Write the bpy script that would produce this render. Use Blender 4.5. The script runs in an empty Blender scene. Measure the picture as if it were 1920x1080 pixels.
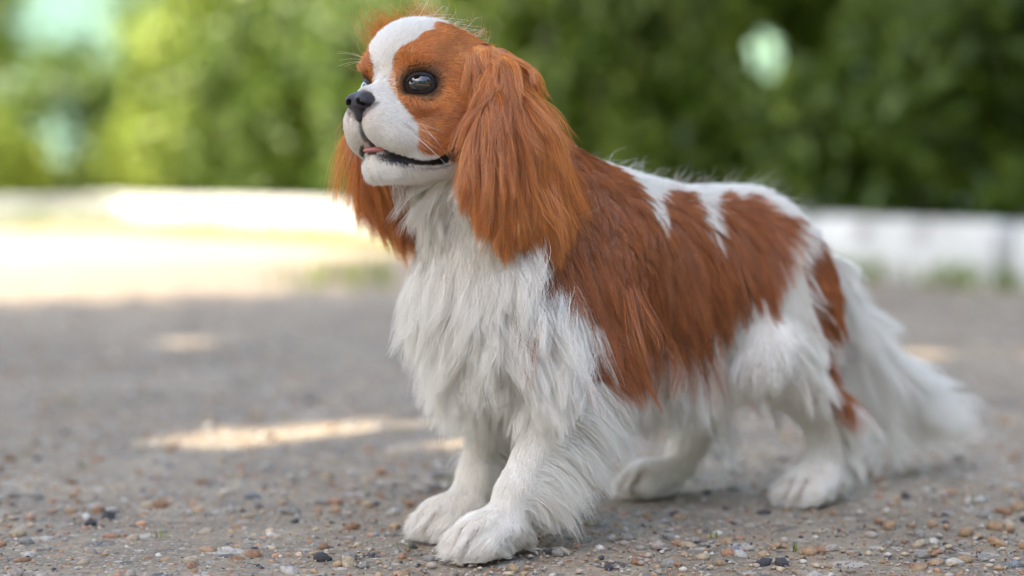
import bpy, bmesh, math, random
import numpy as np
from mathutils import Vector, Matrix, kdtree

# ------------------------------------------------------------------ camera
scene = bpy.context.scene
COL = scene.collection
R = math.radians
FPX = 3504.0                       # focal length in pixels of a 1920 wide picture
cam_d = bpy.data.cameras.new('camera')
cam = bpy.data.objects.new('camera', cam_d); COL.objects.link(cam)
cam_d.sensor_width = 36.0
cam_d.lens = 36.0 * FPX / 1920.0
cam.location = (0, 0, 0.325)
cam.rotation_euler = (math.pi/2 - math.atan(202.0/FPX), 0, 0)
cam_d.clip_start = 0.05; cam_d.clip_end = 2000
cam_d.dof.use_dof = True
cam_d.dof.focus_distance = 1.60
cam_d.dof.aperture_fstop = cam_d.lens / 31.0
cam_d.dof.aperture_blades = 0
scene.camera = cam

# ------------------------------------------------------------------ world + sun
SUN_EL, SUN_AZ = R(57), R(-122)    # azimuth measured from +Y towards +X: the sun stands high behind the camera, to the left
world = bpy.data.worlds.new('World'); scene.world = world; world.use_nodes = True
wn = world.node_tree
sky = wn.nodes.new('ShaderNodeTexSky'); sky.sky_type = 'NISHITA'; sky.sun_disc = False
sky.sun_elevation = SUN_EL; sky.sun_rotation = SUN_AZ
sky.air_density = 1.0; sky.dust_density = 2.5; sky.ozone_density = 1.0
wn.links.new(sky.outputs[0], wn.nodes['Background'].inputs[0])
wn.nodes['Background'].inputs[1].default_value = 0.15
sd = bpy.data.lights.new('sun', 'SUN'); sun = bpy.data.objects.new('sun', sd); COL.objects.link(sun)
sd.energy = 2.3; sd.angle = R(0.5); sd.color = (1.0, 0.93, 0.82)
SUN_DIR = Vector((math.sin(SUN_AZ)*math.cos(SUN_EL), math.cos(SUN_AZ)*math.cos(SUN_EL), math.sin(SUN_EL)))
sun.rotation_euler = SUN_DIR.to_track_quat('Z', 'Y').to_euler()
scene.view_settings.view_transform = 'Standard'
scene.view_settings.look = 'None'
scene.view_settings.exposure = 2.55
scene.view_settings.gamma = 1.0
scene.view_settings.use_white_balance = True            # balanced for open shade, as the camera was
scene.view_settings.white_balance_temperature = 7150

cy = scene.cycles
cy.use_denoising = True
cy.max_bounces = 6; cy.diffuse_bounces = 4; cy.glossy_bounces = 3
cy.transmission_bounces = 5; cy.transparent_max_bounces = 8
cy.use_adaptive_sampling = True; cy.adaptive_threshold = 0.015
scene.cycles_curves.shape = 'RIBBONS'

rng = np.random.default_rng(7)
random.seed(7)
# ------------------------------------------------------------------ helpers
def mat(name, rgb=(.5,.5,.5), rough=.6, spec=.3):
    m = bpy.data.materials.new(name); m.use_nodes = True
    b = m.node_tree.nodes['Principled BSDF']
    b.inputs['Base Color'].default_value = (*rgb, 1)
    b.inputs['Roughness'].default_value = rough
    b.inputs['Specular IOR Level'].default_value = spec
    return m
def mesh_obj(name, v, f, m, parent=None, smooth=True):
    me = bpy.data.meshes.new(name); me.from_pydata(v if isinstance(v, list) else v.tolist(), [], f if isinstance(f, list) else f.tolist())
    me.update()
    if smooth: me.polygons.foreach_set('use_smooth', np.ones(len(me.polygons), bool))
    if m: me.materials.append(m)
    o = bpy.data.objects.new(name, me); COL.objects.link(o)
    if parent: o.parent = parent
    return o
def nrm(a): return a / np.maximum(np.linalg.norm(a, axis=-1, keepdims=True), 1e-9)
def sstep(a, b, x): 
    t = np.clip((x-a)/(b-a), 0, 1); return t*t*(3-2*t)

def in_poly(px, py, poly):
    r = np.zeros(px.shape, bool); n = len(poly)
    for i in range(n):
        x1, y1 = poly[i]; x2, y2 = poly[(i+1) % n]
        c = ((y1 > py) != (y2 > py))
        r ^= c & (px < (x2-x1)*(py-y1)/(y2-y1 if y2 != y1 else 1e-9)+x1)
    return r

# ------------------------------------------------------------------ setting
def tag(o, label=None, cat=None, group=None, kind=None):
    if label: o['label'] = label
    if cat: o['category'] = cat
    if group: o['group'] = group
    if kind: o['kind'] = kind
    return o
def empty(name, loc=(0, 0, 0), rz=0):
    o = bpy.data.objects.new(name, None); COL.objects.link(o); o.location = loc; o.rotation_euler = (0, 0, rz); return o
class NT:
    def __init__(s, name):
        s.m = bpy.data.materials.new(name); s.m.use_nodes = True; s.t = s.m.node_tree; s.b = s.t.nodes['Principled BSDF']
    def n(s, ty, **kw):
        x = s.t.nodes.new('ShaderNode'+ty)
        for k, v in kw.items():
            if hasattr(x, k): setattr(x, k, v)
            else: x.inputs[k].default_value = v
        return x
    def l(s, a, b): s.t.links.new(a, b)
    def ramp(s, src, stops):
        r = s.n('ValToRGB'); e = r.color_ramp.elements
        while len(e) < len(stops): e.new(.5)
        for k, (p, c) in zip(e, stops): k.position = p; k.color = (*c, 1)
        s.l(src, r.inputs[0]); return r.outputs[0]
    def noise(s, scale, detail=4, co=None, rough=.55):
        x = s.n('TexNoise'); x.inputs['Scale'].default_value = scale; x.inputs['Detail'].default_value = detail; x.inputs['Roughness'].default_value = rough
        s.l(co or s.co(), x.inputs['Vector']); return x.outputs[0]
    def co(s):
        if not hasattr(s, '_c'): s._c = s.n('TexCoord').outputs['Object']
        return s._c
    def mix(s, f, a, b, mode='MIX'):
        x = s.n('Mix', data_type='RGBA', blend_type=mode)
        for sock, v in ((x.inputs[0], f), (x.inputs[6], a), (x.inputs[7], b)):
            if isinstance(v, (int, float)): sock.default_value = v
            elif isinstance(v, tuple): sock.default_value = (*v, 1)
            else: s.l(v, sock)
        return x.outputs[2]
    def bump(s, h, dist, st=1.):
        x = s.n('Bump'); x.inputs['Strength'].default_value = st; x.inputs['Distance'].default_value = dist; s.l(h, x.inputs['Height']); s.l(x.outputs[0], s.b.inputs['Normal'])

def ground_material():
    k = NT('packed_earth')
    base = k.ramp(k.noise(1.3, 6), [(.3, (.235, .195, .145)), (.7, (.36, .305, .232))])
    fine = k.ramp(k.noise(140, 5, rough=.7), [(.25, (.55, .55, .55)), (.75, (1.35, 1.33, 1.3))])
    c = k.mix(1., base, fine, 'MULTIPLY')
    blot = k.ramp(k.noise(9, 6, rough=.75), [(.32, (.68, .68, .70)), (.5, (1., .99, .97)), (.68, (1.38, 1.33, 1.25))]); c = k.mix(1., c, blot, 'MULTIPLY')
    for sc, th, seed in ((24, .22, 5), (55, .22, 0), (110, .20, 3), (230, .22, 7)):
        v = k.n('TexVoronoi'); v.inputs['Scale'].default_value = sc; v.inputs['Randomness'].default_value = 1
        mp = k.n('Mapping'); mp.inputs['Location'].default_value = (seed, seed*1.7, 0); k.l(k.co(), mp.inputs[0]); k.l(mp.outputs[0], v.inputs['Vector'])
        sep = k.n('SeparateColor'); k.l(v.outputs['Color'], sep.inputs[0])
        col = k.ramp(sep.outputs[0], [(0, (.09, .085, .085)), (.25, (.22, .19, .16)), (.5, (.34, .22, .13)), (.75, (.36, .30, .23)), (1, (.46, .43, .38))])
        rad = k.n('Math', operation='MULTIPLY'); k.l(sep.outputs[1], rad.inputs[0]); rad.inputs[1].default_value = .42
        lt = k.n('Math', operation='LESS_THAN'); k.l(v.outputs['Distance'], lt.inputs[0]); k.l(rad.outputs[0], lt.inputs[1])
        c = k.mix(lt.outputs[0], c, col)
    k.l(c, k.b.inputs['Base Color']); k.b.inputs['Roughness'].default_value = .9; k.b.inputs['Specular IOR Level'].default_value = .2
    k.bump(k.noise(260, 4, rough=.7), .002, .9)
    return k.m
# the ground, gently uneven near the camera
def build_ground():
    xs = np.concatenate([[-300, -60, -15, -6], np.linspace(-3, 3, 61), [6, 15, 60, 300]])
    ys = np.concatenate([[-60, -12, -4, -1], np.linspace(0, 9, 91), [12, 16, 25, 60, 150, 400]])
    X, Y = np.meshgrid(xs, ys, indexing='ij')
    Z = (np.sin(X*9.1+np.sin(Y*5)*1.3)*np.sin(Y*7.3+X*3)*.0018-.0018)*(np.abs(X) < 3.2)*(Y < 9.5)*(Y > -.5)
    v = np.stack([X, Y, Z], -1).reshape(-1, 3); nx, ny = X.shape
    i = np.arange(nx-1)[:, None]*ny+np.arange(ny-1)[None]
    f = np.stack([i, i+ny, i+ny+1, i+1], -1).reshape(-1, 4)
    return tag(mesh_obj('ground', v, f, ground_material()), kind='structure')
ground = build_ground()

# pebbles: a few rounded shapes; the largest ones are objects, the rest one mesh
def pebble_shape(seed):
    r = np.random.default_rng(seed)
    bm = bmesh.new(); bmesh.ops.create_icosphere(bm, subdivisions=1, radius=1)
    # 42 vertices -> keep it low: flatten, jitter
    v = np.array([q.co for q in bm.verts]); f = [[q.index for q in p.verts] for p in bm.faces]; bm.free()
    v = v*(1+.22*np.sin(v@r.normal(size=(3,))*2.2+r.uniform(0, 6)))[:, None]
    v *= (1, r.uniform(.55, .95), r.uniform(.34, .6)); v += r.normal(size=v.shape)*.05
    return v, np.array(f)
PSH = [pebble_shape(i) for i in range(14)]
PCOL = [(.46, .31, .19), (.54, .43, .30), (.38, .22, .13), (.33, .31, .28), (.60, .56, .50), (.40, .34, .28), (.085, .08, .085), (.48, .27, .17), (.46, .39, .33), (.26, .28, .29)]
PM = []
for i, c in enumerate(PCOL):
    k = NT('pebble_%d' % i)
    cc = k.mix(.9, c, k.ramp(k.noise(2.2, 5), [(.25, tuple(.55*x for x in c)), (.5, c), (.8, tuple(min(.7, 1.3*x) for x in c))]))
    k.l(cc, k.b.inputs['Base Color']); k.b.inputs['Roughness'].default_value = .75; k.b.inputs['Specular IOR Level'].default_value = .3
    k.bump(k.noise(7, 4), .05, .5); PM.append(k.m)
def ground_spot(r, dmin, dmax, p):
    # spread over the wedge of ground the path covers in front of the camera, denser near by
    d = dmin*(dmax/dmin)**(r.random()**p); return d, r.uniform(-.30, .30)*d
def build_pebbles():
    r = np.random.default_rng(5)
    paws = [(.0-.014, 1.61), (-.051, 1.70), (.327, 1.90), (.15, 1.93)]
    items = []
    for i in range(7000):
        y, x = ground_spot(r, 1.42, 6.0, 1.0)
        s = .0021*math.exp(r.exponential(.55)); s = min(s, .0090)
        if s > .004 and min(math.hypot(x-a, y-b) for a, b in paws) < .05: continue
        items.append((s/y, s, x, y, r.integers(14), r.choice(10, p=[.17, .15, .10, .16, .09, .12, .05, .08, .06, .02]), r.uniform(0, 6.28), r.normal()*.18, r.normal()*.18))
    items.sort(reverse=True)
    meshes = {}
    for (_, s, x, y, sh, m, a, t1, t2) in items[:300]:
        if (sh, m) not in meshes:
            v, f = PSH[sh]; me = bpy.data.meshes.new('pebble'); me.from_pydata(v.tolist(), [], f.tolist()); me.polygons.foreach_set('use_smooth', np.ones(len(f), bool)); me.materials.append(PM[m]); meshes[(sh, m)] = me
        o = bpy.data.objects.new('pebble', meshes[(sh, m)]); COL.objects.link(o); o.parent = ground
        o.location = (x, y, s*.05-.001); o.scale = (s, s, s); o.rotation_euler = (t1, t2, a)
    V = []; F = []; MI = []; off = 0
    for (_, s, x, y, sh, m, a, t1, t2) in items[300:]:
        v, f = PSH[sh]; ca, sa = math.cos(a), math.sin(a)
        V.append(np.stack([(v[:, 0]*ca-v[:, 1]*sa)*s+x, (v[:, 0]*sa+v[:, 1]*ca)*s+y, v[:, 2]*s+s*.1-.001], 1)); F.append(f+off); off += len(v); MI += [m]*len(f)
    oct_v = np.array([(1,0,0),(-1,0,0),(0,1,0),(0,-1,0),(0,0,.6),(0,0,-.6)], float); oct_f = np.array([(0,2,4),(2,1,4),(1,3,4),(3,0,4),(2,0,5),(1,2,5),(3,1,5),(0,3,5)])
    for i in range(16000):
        y, x = ground_spot(r, 1.42, 4.0, 1.5); s = r.uniform(.0006, .0021); m = r.integers(10)
        V.append(oct_v*s*r.uniform(.6, 1.3, (1, 3))+r.normal(size=(6, 3))*s*.15+(x, y, -.0006)); F.append(oct_f+off); off += 6; MI += [m]*8
    o = mesh_obj('gravel', np.concatenate(V), np.concatenate(F), None, ground)
    for m in PM: o.data.materials.append(m)
    o.data.polygons.foreach_set('material_index', np.array(MI, np.int32)); o['kind'] = 'stuff'
build_pebbles()

# ------------------------------------------------------------------ kerb of white painted stones, running away to the left
K0 = np.array((1.56, 5.70)); KD = np.array((-.482, .876)); KN = np.array((.876, .482))     # start, direction, away from the camera
def kp(s, o=0., z=0.): p = K0+KD*s+KN*o; return (p[0], p[1], z)
def kerb_material():
    k = NT('white_kerb_paint')
    c = k.ramp(k.noise(7, 6), [(.30, (.34, .33, .30)), (.46, (.62, .61, .58)), (.68, (.78, .78, .75))])
    k.l(c, k.b.inputs['Base Color']); k.b.inputs['Roughness'].default_value = .8; k.bump(k.noise(60, 4), .004, .5); return k.m
M_KERB = kerb_material()
kerb = tag(empty('kerb', kp(0)), kind='structure')
def bevel_box(sx, sy, sz, b=.015):
    bm = bmesh.new(); bmesh.ops.create_cube(bm, size=1)
    bmesh.ops.scale(bm, vec=(sx, sy, sz), verts=bm.verts); bmesh.ops.bevel(bm, geom=bm.edges[:], offset=b, segments=2, affect='EDGES')
    me = bpy.data.meshes.new('kerbstone'); bm.to_mesh(me); bm.free(); me.polygons.foreach_set('use_smooth', np.zeros(len(me.polygons), bool)); return me
kme = bevel_box(.965, .15, .34, .022); kme.materials.append(M_KERB)
for i in range(-3, 10):
    o = bpy.data.objects.new('kerbstone', kme); COL.objects.link(o); o.parent = kerb
    p = np.array(kp(i+.5))-np.array(kp(0))
    o.location = (p[0], p[1], .03+random.uniform(-.008, .008)); o.rotation_euler = (random.uniform(-.03, .03), random.uniform(-.010, .010), math.atan2(KD[1], KD[0])+random.uniform(-.015, .015))
for i in range(4):                                                       # the kerb turns the corner
    o = bpy.data.objects.new('kerbstone', kme); COL.objects.link(o); o.parent = kerb
    p = np.array(kp(9.15, -.55-i*1.0))-np.array(kp(0))
    o.location = (p[0], p[1], .02-.012*i); o.rotation_euler = (0, 0, math.atan2(KN[1], KN[0]))
# raised soil behind the kerb
kM = NT('dark_soil'); kM.l(kM.ramp(kM.noise(9, 5), [(.3, (.035, .030, .022)), (.7, (.085, .075, .050))]), kM.b.inputs['Base Color']); kM.b.inputs['Roughness'].default_value = .95
sv = [kp(-4, .075, .12), kp(9.2, .075, .12), kp(9.2, 14, .15), kp(-4, 14, .15), kp(-4, .075, -.05), kp(9.2, .075, -.05)]
tag(mesh_obj('soil_bed', sv, [(0, 3, 2, 1), (0, 1, 5, 4)], kM.m, None, False), kind='structure')

# ------------------------------------------------------------------ leaves
def leaf_material(name, stops, trans=.26):
    m = bpy.data.materials.new(name); m.use_nodes = True; nt = m.node_tree; nt.nodes.remove(nt.nodes['Principled BSDF'])
    a = nt.nodes.new('ShaderNodeAttribute'); a.attribute_name = 'tint'
    cr = nt.nodes.new('ShaderNodeValToRGB'); e = cr.color_ramp.elements
    while len(e) < len(stops): e.new(.5)
    for k, (p, c) in zip(e, stops): k.position = p; k.color = (*c, 1)
    nt.links.new(a.outputs['Fac'], cr.inputs[0])
    d = nt.nodes.new('ShaderNodeBsdfDiffuse'); t = nt.nodes.new('ShaderNodeBsdfTranslucent'); g = nt.nodes.new('ShaderNodeBsdfGlossy'); g.inputs['Roughness'].default_value = .35; g.inputs['Color'].default_value = (.8, .8, .8, 1)
    m1 = nt.nodes.new('ShaderNodeMixShader'); m1.inputs[0].default_value = trans; m2 = nt.nodes.new('ShaderNodeMixShader'); m2.inputs[0].default_value = .025
    nt.links.new(cr.outputs[0], d.inputs[0]); nt.links.new(cr.outputs[0], t.inputs[0])
    nt.links.new(d.outputs[0], m1.inputs[1]); nt.links.new(t.outputs[0], m1.inputs[2]); nt.links.new(m1.outputs[0], m2.inputs[1]); nt.links.new(g.outputs[0], m2.inputs[2])
    nt.links.new(m2.outputs[0], nt.nodes['Material Output'].inputs['Surface']); return m
ML_DARK = leaf_material('dark_hedge_leaf', [(0, (.036, .066, .008)), (.6, (.088, .142, .014)), (1, (.175, .235, .030))])
ML_MID = leaf_material('mid_green_leaf', [(0, (.030, .060, .009)), (.6, (.080, .132, .016)), (1, (.165, .225, .032))])
ML_LIME = leaf_material('yellow_green_leaf', [(0, (.09, .14, .018)), (.6, (.20, .27, .035)), (1, (.36, .40, .07))])
M_BARK = NT('bark'); M_BARK.l(M_BARK.ramp(M_BARK.noise(18, 6), [(.3, (.05, .04, .03)), (.7, (.14, .115, .09))]), M_BARK.b.inputs['Base Color']); M_BARK.b.inputs['Roughness'].default_value = .9; M_BARK.bump(M_BARK.noise(30, 5), .01, .8); M_BARK = M_BARK.m
def leaves_mesh(name, C, Nn, size, m, parent, r):
    """One leaf per row: a folded pointed blade of six vertices."""
    n = len(C); Nn = nrm(Nn); t = nrm(np.cross(Nn, r.normal(size=(n, 3)))); b = np.cross(Nn, t); s = size[:, None]
    q = [(-1, 0, 0), (-.25, -.42, .10), (.45, -.30, .06), (1, 0, -.12), (.45, .30, .06), (-.25, .42, .10), (.1, 0, -.04)]
    V = np.stack([C+s*(a*t+c*b+d*Nn) for a, c, d in q], 1).reshape(-1, 3)
    i = np.arange(n)[:, None]*7
    F = np.concatenate([i+np.array(k) for k in ((0, 1, 6), (1, 2, 6), (2, 3, 6), (3, 4, 6), (4, 5, 6), (5, 0, 6))])
    o = mesh_obj(name, V, F, m, parent)
    a = o.data.attributes.new('tint', 'FLOAT', 'POINT'); a.data.foreach_set('value', np.repeat(np.clip(r.normal(.5, .22, n), 0, 1), 7).astype(np.float32))
    return o
def tube(path, r0, r1, n=7):
    v = []; f = []; P = [Vector(p) for p in path]
    for i, p in enumerate(P):
        d = (P[min(i+1, len(P)-1)]-P[max(i-1, 0)]).normalized(); q = d.to_track_quat('Z', 'Y'); rr = r0+(r1-r0)*i/(len(P)-1)
        for j in range(n): v.append(tuple(p+q @ Vector((rr*math.cos(6.283*j/n), rr*math.sin(6.283*j/n), 0))))
    for i in range(len(P)-1):
        for j in range(n): f.append((i*n+j, i*n+(j+1) % n, (i+1)*n+(j+1) % n, (i+1)*n+j))
    return v, f
HOLES = []
def bush(name, label, cat, base, rx, rz, count, lsize, m, seed, group, stems=5):
    r = np.random.default_rng(seed)
    o = empty(name, base); tag(o, label, cat, group)
    # clumps of leaves around an uneven egg
    nc = 56; zf = r.uniform(.03, 1, nc); an = r.uniform(0, 6.283, nc)
    prof = np.interp(zf, [0, .25, .6, .85, 1], [.80, 1.0, .95, .70, .25])*rx*r.uniform(.35, 1.0, nc)**.5
    cc = np.stack([np.cos(an)*prof, np.sin(an)*prof, zf*rz], 1)
    k = r.integers(0, nc, count); sp = r.uniform(.12, .26, nc)*rx/.8
    C = cc[k]+r.normal(size=(count, 3))*sp[k][:, None]*.62
    C[:, 2] = np.where(C[:, 2] < .02, np.abs(C[:, 2])+.02, C[:, 2])
    for (c, q) in HOLES:
        e = C+np.array(base)-np.array(c); t = e[:, 1:2]; e = e-t*np.array((.134, 1, .068)); C = C[((e[:, 0]/q[0])**2+(e[:, 2]/q[1])**2 > r.uniform(.5, 1.2, len(C))) | (r.random(len(C)) < .03)]
    N = nrm(C-(0, 0, rz*.45))+r.normal(size=C.shape)*.55+(0, 0, .35)
    leaves_mesh('foliage', C, N, lsize*r.uniform(.55, 1.2, len(C)), m, o, r)['kind'] = 'stuff'
    for i in range(stems):
        a = r.uniform(0, 6.28); p = [(.06*math.cos(a), .06*math.sin(a), -.05)]
        for q in range(1, 5): p.append((p[0][0]+math.cos(a)*rx*.5*q/4+r.normal()*.02, p[0][1]+math.sin(a)*rx*.5*q/4+r.normal()*.02, rz*.75*q/4))
        v, f = tube(p, .018, .006); mesh_obj('stem', v, f, M_BARK, o)
    return o
HOLES.append((kp(2.545, .9, .89), (.11, .145)))                           # a gap one can see the wall through
HG = 'bushes of the hedge behind the kerb'
for i, (s_, o_, rx, hh, m, lab) in enumerate([
    (.45, .85, .80, 2.1, ML_DARK, 'dark green hedge bush, ninth along the white kerb from its corner'),
    (1.45, .90, .78, 2.2, ML_DARK, 'dark green hedge bush, eighth along the white kerb from its corner'),
    (2.50, .90, .80, 2.2, ML_DARK, 'dark green hedge bush with a pale gap showing the mint wall'),
    (3.60, .85, .80, 2.3, ML_DARK, 'dark green hedge bush, sixth along the white kerb from its corner'),
    (4.70, .90, .82, 2.3, ML_MID, 'mid green hedge bush, fifth along the white kerb from its corner'),
    (5.80, .90, .80, 2.2, ML_MID, 'mid green hedge bush, fourth along the white kerb from its corner'),
    (6.90, .95, .82, 2.2, ML_MID, 'mid green hedge bush, third along the white kerb from its corner'),
    (8.00, .95, .82, 2.1, ML_MID, 'mid green hedge bush, second along the white kerb from its corner'),
    (9.20, .90, .85, 1.9, ML_LIME, 'light green hedge bush right at the corner of the white kerb')]):
    bush('hedge_bush', lab, 'bush', kp(s_, o_, .10), rx, hh*.92, 6000, .056 if s_ < 5 else .062, m, 100+i, HG)
for i, (s_, o_, rx, hh, lab) in enumerate([
    (.2, 2.2, 1.0, 2.8, 'tall dark back-row bush, seventh from the mint house'),
    (1.5, 2.3, .95, 2.8, 'tall dark back-row bush, sixth from the mint house'),
    (4.35, 2.3, 1.0, 2.9, 'tall dark back-row bush beside the gap to the mint wall'),
    (5.9, 2.3, 1.0, 2.9, 'tall dark back-row bush, fourth from the mint house'),
    (7.5, 2.3, 1.05, 2.8, 'tall dark back-row bush, third from the mint house'),
    (9.2, 2.4, 1.05, 2.9, 'tall dark back-row bush behind the kerb corner'),
    (11.0, 2.0, 1.05, 2.9, 'tall dark back-row bush next to the mint house')]):
    bush('back_row_bush', lab, 'bush', kp(s_, o_, .10), rx, hh, 6000, .060, ML_DARK, 130+i, 'tall bushes of the back row')
for i, (x, y, rx, hh, m, lab) in enumerate([
    (-4.0, 15.6, 1.0, 1.35, ML_MID, 'low yellow green bush in front of the mint house'),
    (-5.05, 16.2, .75, 3.0, ML_LIME, 'tall yellow green bush at the outer corner of the mint house'),
    (-2.72, 16.0, .9, 2.3, ML_MID, 'mid green bush between the mint house and the hedge'),
    (-4.35, 14.2, .8, .75, ML_LIME, 'small yellow green shrub beyond the corner of the kerb')]):
    bush('garden_bush', lab, 'bush', (x, y, 0), rx, hh, 6500, .060, m, 160+i, 'bushes round the mint house')

# unseen bushes, added behind and beside the camera to cut the side light
for i, (x, y) in enumerate([(-6.6, 3.4), (-6.8, .2), (-5.6, -3.2), (-2.9, -5.4), (.2, -6.0), (3.2, -5.2), (5.6, -2.8), (6.4, .4), (5.4, 3.2)]):
    bush('light_block_bush', 'tall dense bush added out of view to block side light', 'bush', (x, y, 0), 1.7, 4.4, 3600, .16, ML_DARK, 190+i, 'bushes added to block side light', 3)

# ------------------------------------------------------------------ mint-green house and wall behind the hedge
kW = NT('mint_paint'); kW.l(kW.ramp(kW.noise(3, 5), [(.3, (.30, .52, .40)), (.7, (.36, .60, .46))]), kW.b.inputs['Base Color']); kW.b.inputs['Roughness'].default_value = .85; M_MINT = kW.m
M_ROOF = NT('grey_roof'); M_ROOF.l(M_ROOF.ramp(M_ROOF.noise(6, 4), [(.3, (.16, .15, .14)), (.7, (.25, .23, .21))]), M_ROOF.b.inputs['Base Color']); M_ROOF = M_ROOF.m
def box_vf(x0, x1, y0, y1, z0, z1):
    return [(x0,y0,z0),(x1,y0,z0),(x1,y1,z0),(x0,y1,z0),(x0,y0,z1),(x1,y0,z1),(x1,y1,z1),(x0,y1,z1)], [(0,3,2,1),(4,5,6,7),(0,1,5,4),(1,2,6,5),(2,3,7,6),(3,0,4,7)]
house = tag(empty('house', (-5.5, 21.0, 0)), 'mint green house wall half hidden behind the yellow green bushes', 'house')
v, f = box_vf(-2.6, 2.6, 0, 5, 0, 3.2); mesh_obj('wall', v, f, M_MINT, house, False)
mesh_obj('roof', [(-3,-.5,3.15),(3,-.5,3.15),(3,5.5,3.15),(-3,5.5,3.15),(-3,2.5,4.9),(3,2.5,4.9)], [(0,1,5,4),(2,3,4,5),(0,4,3),(1,2,5),(0,3,2,1)], M_ROOF, house, False)
gw = tag(empty('garden_wall', kp(0, 4.0), math.atan2(KD[1], KD[0])), 'mint green garden wall showing through a gap in the hedge', 'wall')
v, f = box_vf(-3, 7.5, -.12, .12, 0, 2.1); mesh_obj('wall_face', v, f, M_MINT, gw, False)
v, f = box_vf(-3.05, 7.55, -.17, .17, 2.1, 2.17); mesh_obj('coping', v, f, M_ROOF, gw, False)

# ------------------------------------------------------------------ trees beside the path: they shade the dog and let the sun through in patches
SUNV = np.array(SUN_DIR)
PATCH = [[(-5.5,12.5),(-1.9,11.4),(-1.25,8.8),(-.5,7.2),(-.8,6.9),(-1.6,6.75),(-4,6.8)], [(-.48,2.27),(-.28,2.21),(-.02,2.23),(.12,2.42),(-.06,2.56),(-.46,2.50)], [(.66,3.40),(1.1,3.40),(1.15,3.62),(.70,3.60)], [(-.74,3.65),(-.55,3.68),(-.58,3.85),(-.76,3.82)], [(-.9,2.36),(-.78,2.34),(-.74,2.45),(-.9,2.47)]]
def shade_tree(name, label, trunk, centre, rad, count, seed):
    r = np.random.default_rng(seed); o = tag(empty(name, (*trunk, 0)), label, 'tree', 'trees beside the path')
    d = nrm(r.normal(size=(count, 3)))*r.uniform(.05, 1, (count, 1))**.4
    C = np.array(centre)+d*np.array(rad)+r.normal(size=(count, 3))*.12
    gx = C-SUNV*(C[:, 2:3]/SUNV[2])
    keep = np.ones(count, bool)
    for p in PATCH: keep &= ~in_poly(gx[:, 0], gx[:, 1], p) | (r.random(count) < (.0 if p in PATCH[:2] else .03))
    C = C[keep]; N = r.normal(size=C.shape)*.6+(0, 0, 1.)
    leaves_mesh('crown', C-np.array((*trunk, 0)), N, r.uniform(.06, .11, len(C)), ML_MID, o, r)['kind'] = 'stuff'
    c = np.array(centre)-np.array((*trunk, 0))
    v, f = tube([(0, 0, -.1), (.03, .02, 1.2), (.1*c[0], .1*c[1], 2.6), (.5*c[0], .5*c[1], 4.2), tuple(c*(1, 1, .95))], .16, .05, 12); tk = mesh_obj('trunk', v, f, M_BARK, o)
    for i in range(7):
        a = 6.283*i/7; st = np.array((.35*c[0], .35*c[1], 3.6+.2*i)); en = c+np.array((math.cos(a)*rad[0]*.7, math.sin(a)*rad[1]*.7, r.uniform(-.5, .6)))
        v, f = tube([tuple(st), tuple((st+en)/2+(0, 0, .25)), tuple(en)], .045, .012, 7); mesh_obj('limb', v, f, M_BARK, o)
def crown_at(x, y, z): return (x+SUNV[0]/SUNV[2]*z, y+SUNV[1]/SUNV[2]*z, z)
shade_tree('shade_tree', 'tree beside the path whose crown shades the dog', (-3.6, -.4), crown_at(.2, 2.6, 6.0), (3.1, 3.0, 1.5), 30000, 61)
shade_tree('shade_tree', 'tree farther along the path whose crown shades the hedge', (-4.9, 5.0), crown_at(2.2, 7.2, 6.6), (2.9, 2.9, 1.5), 19000, 62)

# ------------------------------------------------------------------ grass along the kerb and sprouts in the gravel
def grass(name, spots, hgt, m, seed, parent=None):
    r = np.random.default_rng(seed); P = np.array(spots); n = len(P)
    a = r.uniform(0, 6.283, n); l = r.uniform(.2, .7, n); h = hgt*r.uniform(.5, 1.2, n); w = h*.07
    d = np.stack([np.cos(a), np.sin(a), 0*a], 1); q = np.stack([-np.sin(a), np.cos(a), 0*a], 1); z = np.array((0, 0, 1.))
    A = P-q*w[:, None]; B = P+q*w[:, None]; M1 = P+z*h[:, None]*.6+d*(h*l*.35)[:, None]; T = P+z*h[:, None]+d*(h*l)[:, None]
    V = np.stack([A, B, M1+q*w[:, None]*.7, M1-q*w[:, None]*.7, T], 1).reshape(-1, 3); i = np.arange(n)*5
    F = [x for k in i.tolist() for x in ((k, k+1, k+2, k+3), (k+3, k+2, k+4))]
    o = mesh_obj(name, V, F, m, parent); at = o.data.attributes.new('tint', 'FLOAT', 'POINT'); at.data.foreach_set('value', np.repeat(np.clip(r.normal(.5, .25, n), 0, 1), 5).astype(np.float32)); return o
rg = np.random.default_rng(77); sp = []
for i in range(150):
    s_ = rg.uniform(-1, 9.3) if rg.random() < .35 else rg.uniform(4, 9.3); c = np.array(kp(s_, -.09-abs(rg.normal())*.05)); k_ = rg.integers(8, 30)
    for j in range(k_): sp.append(c+np.append(rg.normal(size=2)*.05, 0))
for i in range(22):
    c = np.array((rg.uniform(-.70, -.40), rg.uniform(5.6, 6.3), 0))
    for j in range(3): sp.append(c+np.append(rg.normal(size=2)*.06, 0))
for i in range(160):
    c = np.array(kp(rg.uniform(8.6, 9.3), -rg.uniform(.1, 4.2)))
    for j in range(14): sp.append(c+np.append(rg.normal(size=2)*.08, 0))
tag(grass('grass', sp, .09, ML_LIME, 78), 'thin grass growing at the foot of the white kerb', 'grass', kind='stuff')
sp = []
for i in range(26):
    y, x = ground_spot(rg, 1.45, 3.4, 1.2); c = np.array((x, y, 0))
    for j in range(rg.integers(5, 12)): sp.append(c+np.append(rg.normal(size=2)*.004, 0))
tag(grass('sprouts', sp, .009, ML_LIME, 79), 'tiny yellow green sprouts between the pebbles', 'sprouts', kind='stuff')
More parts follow.
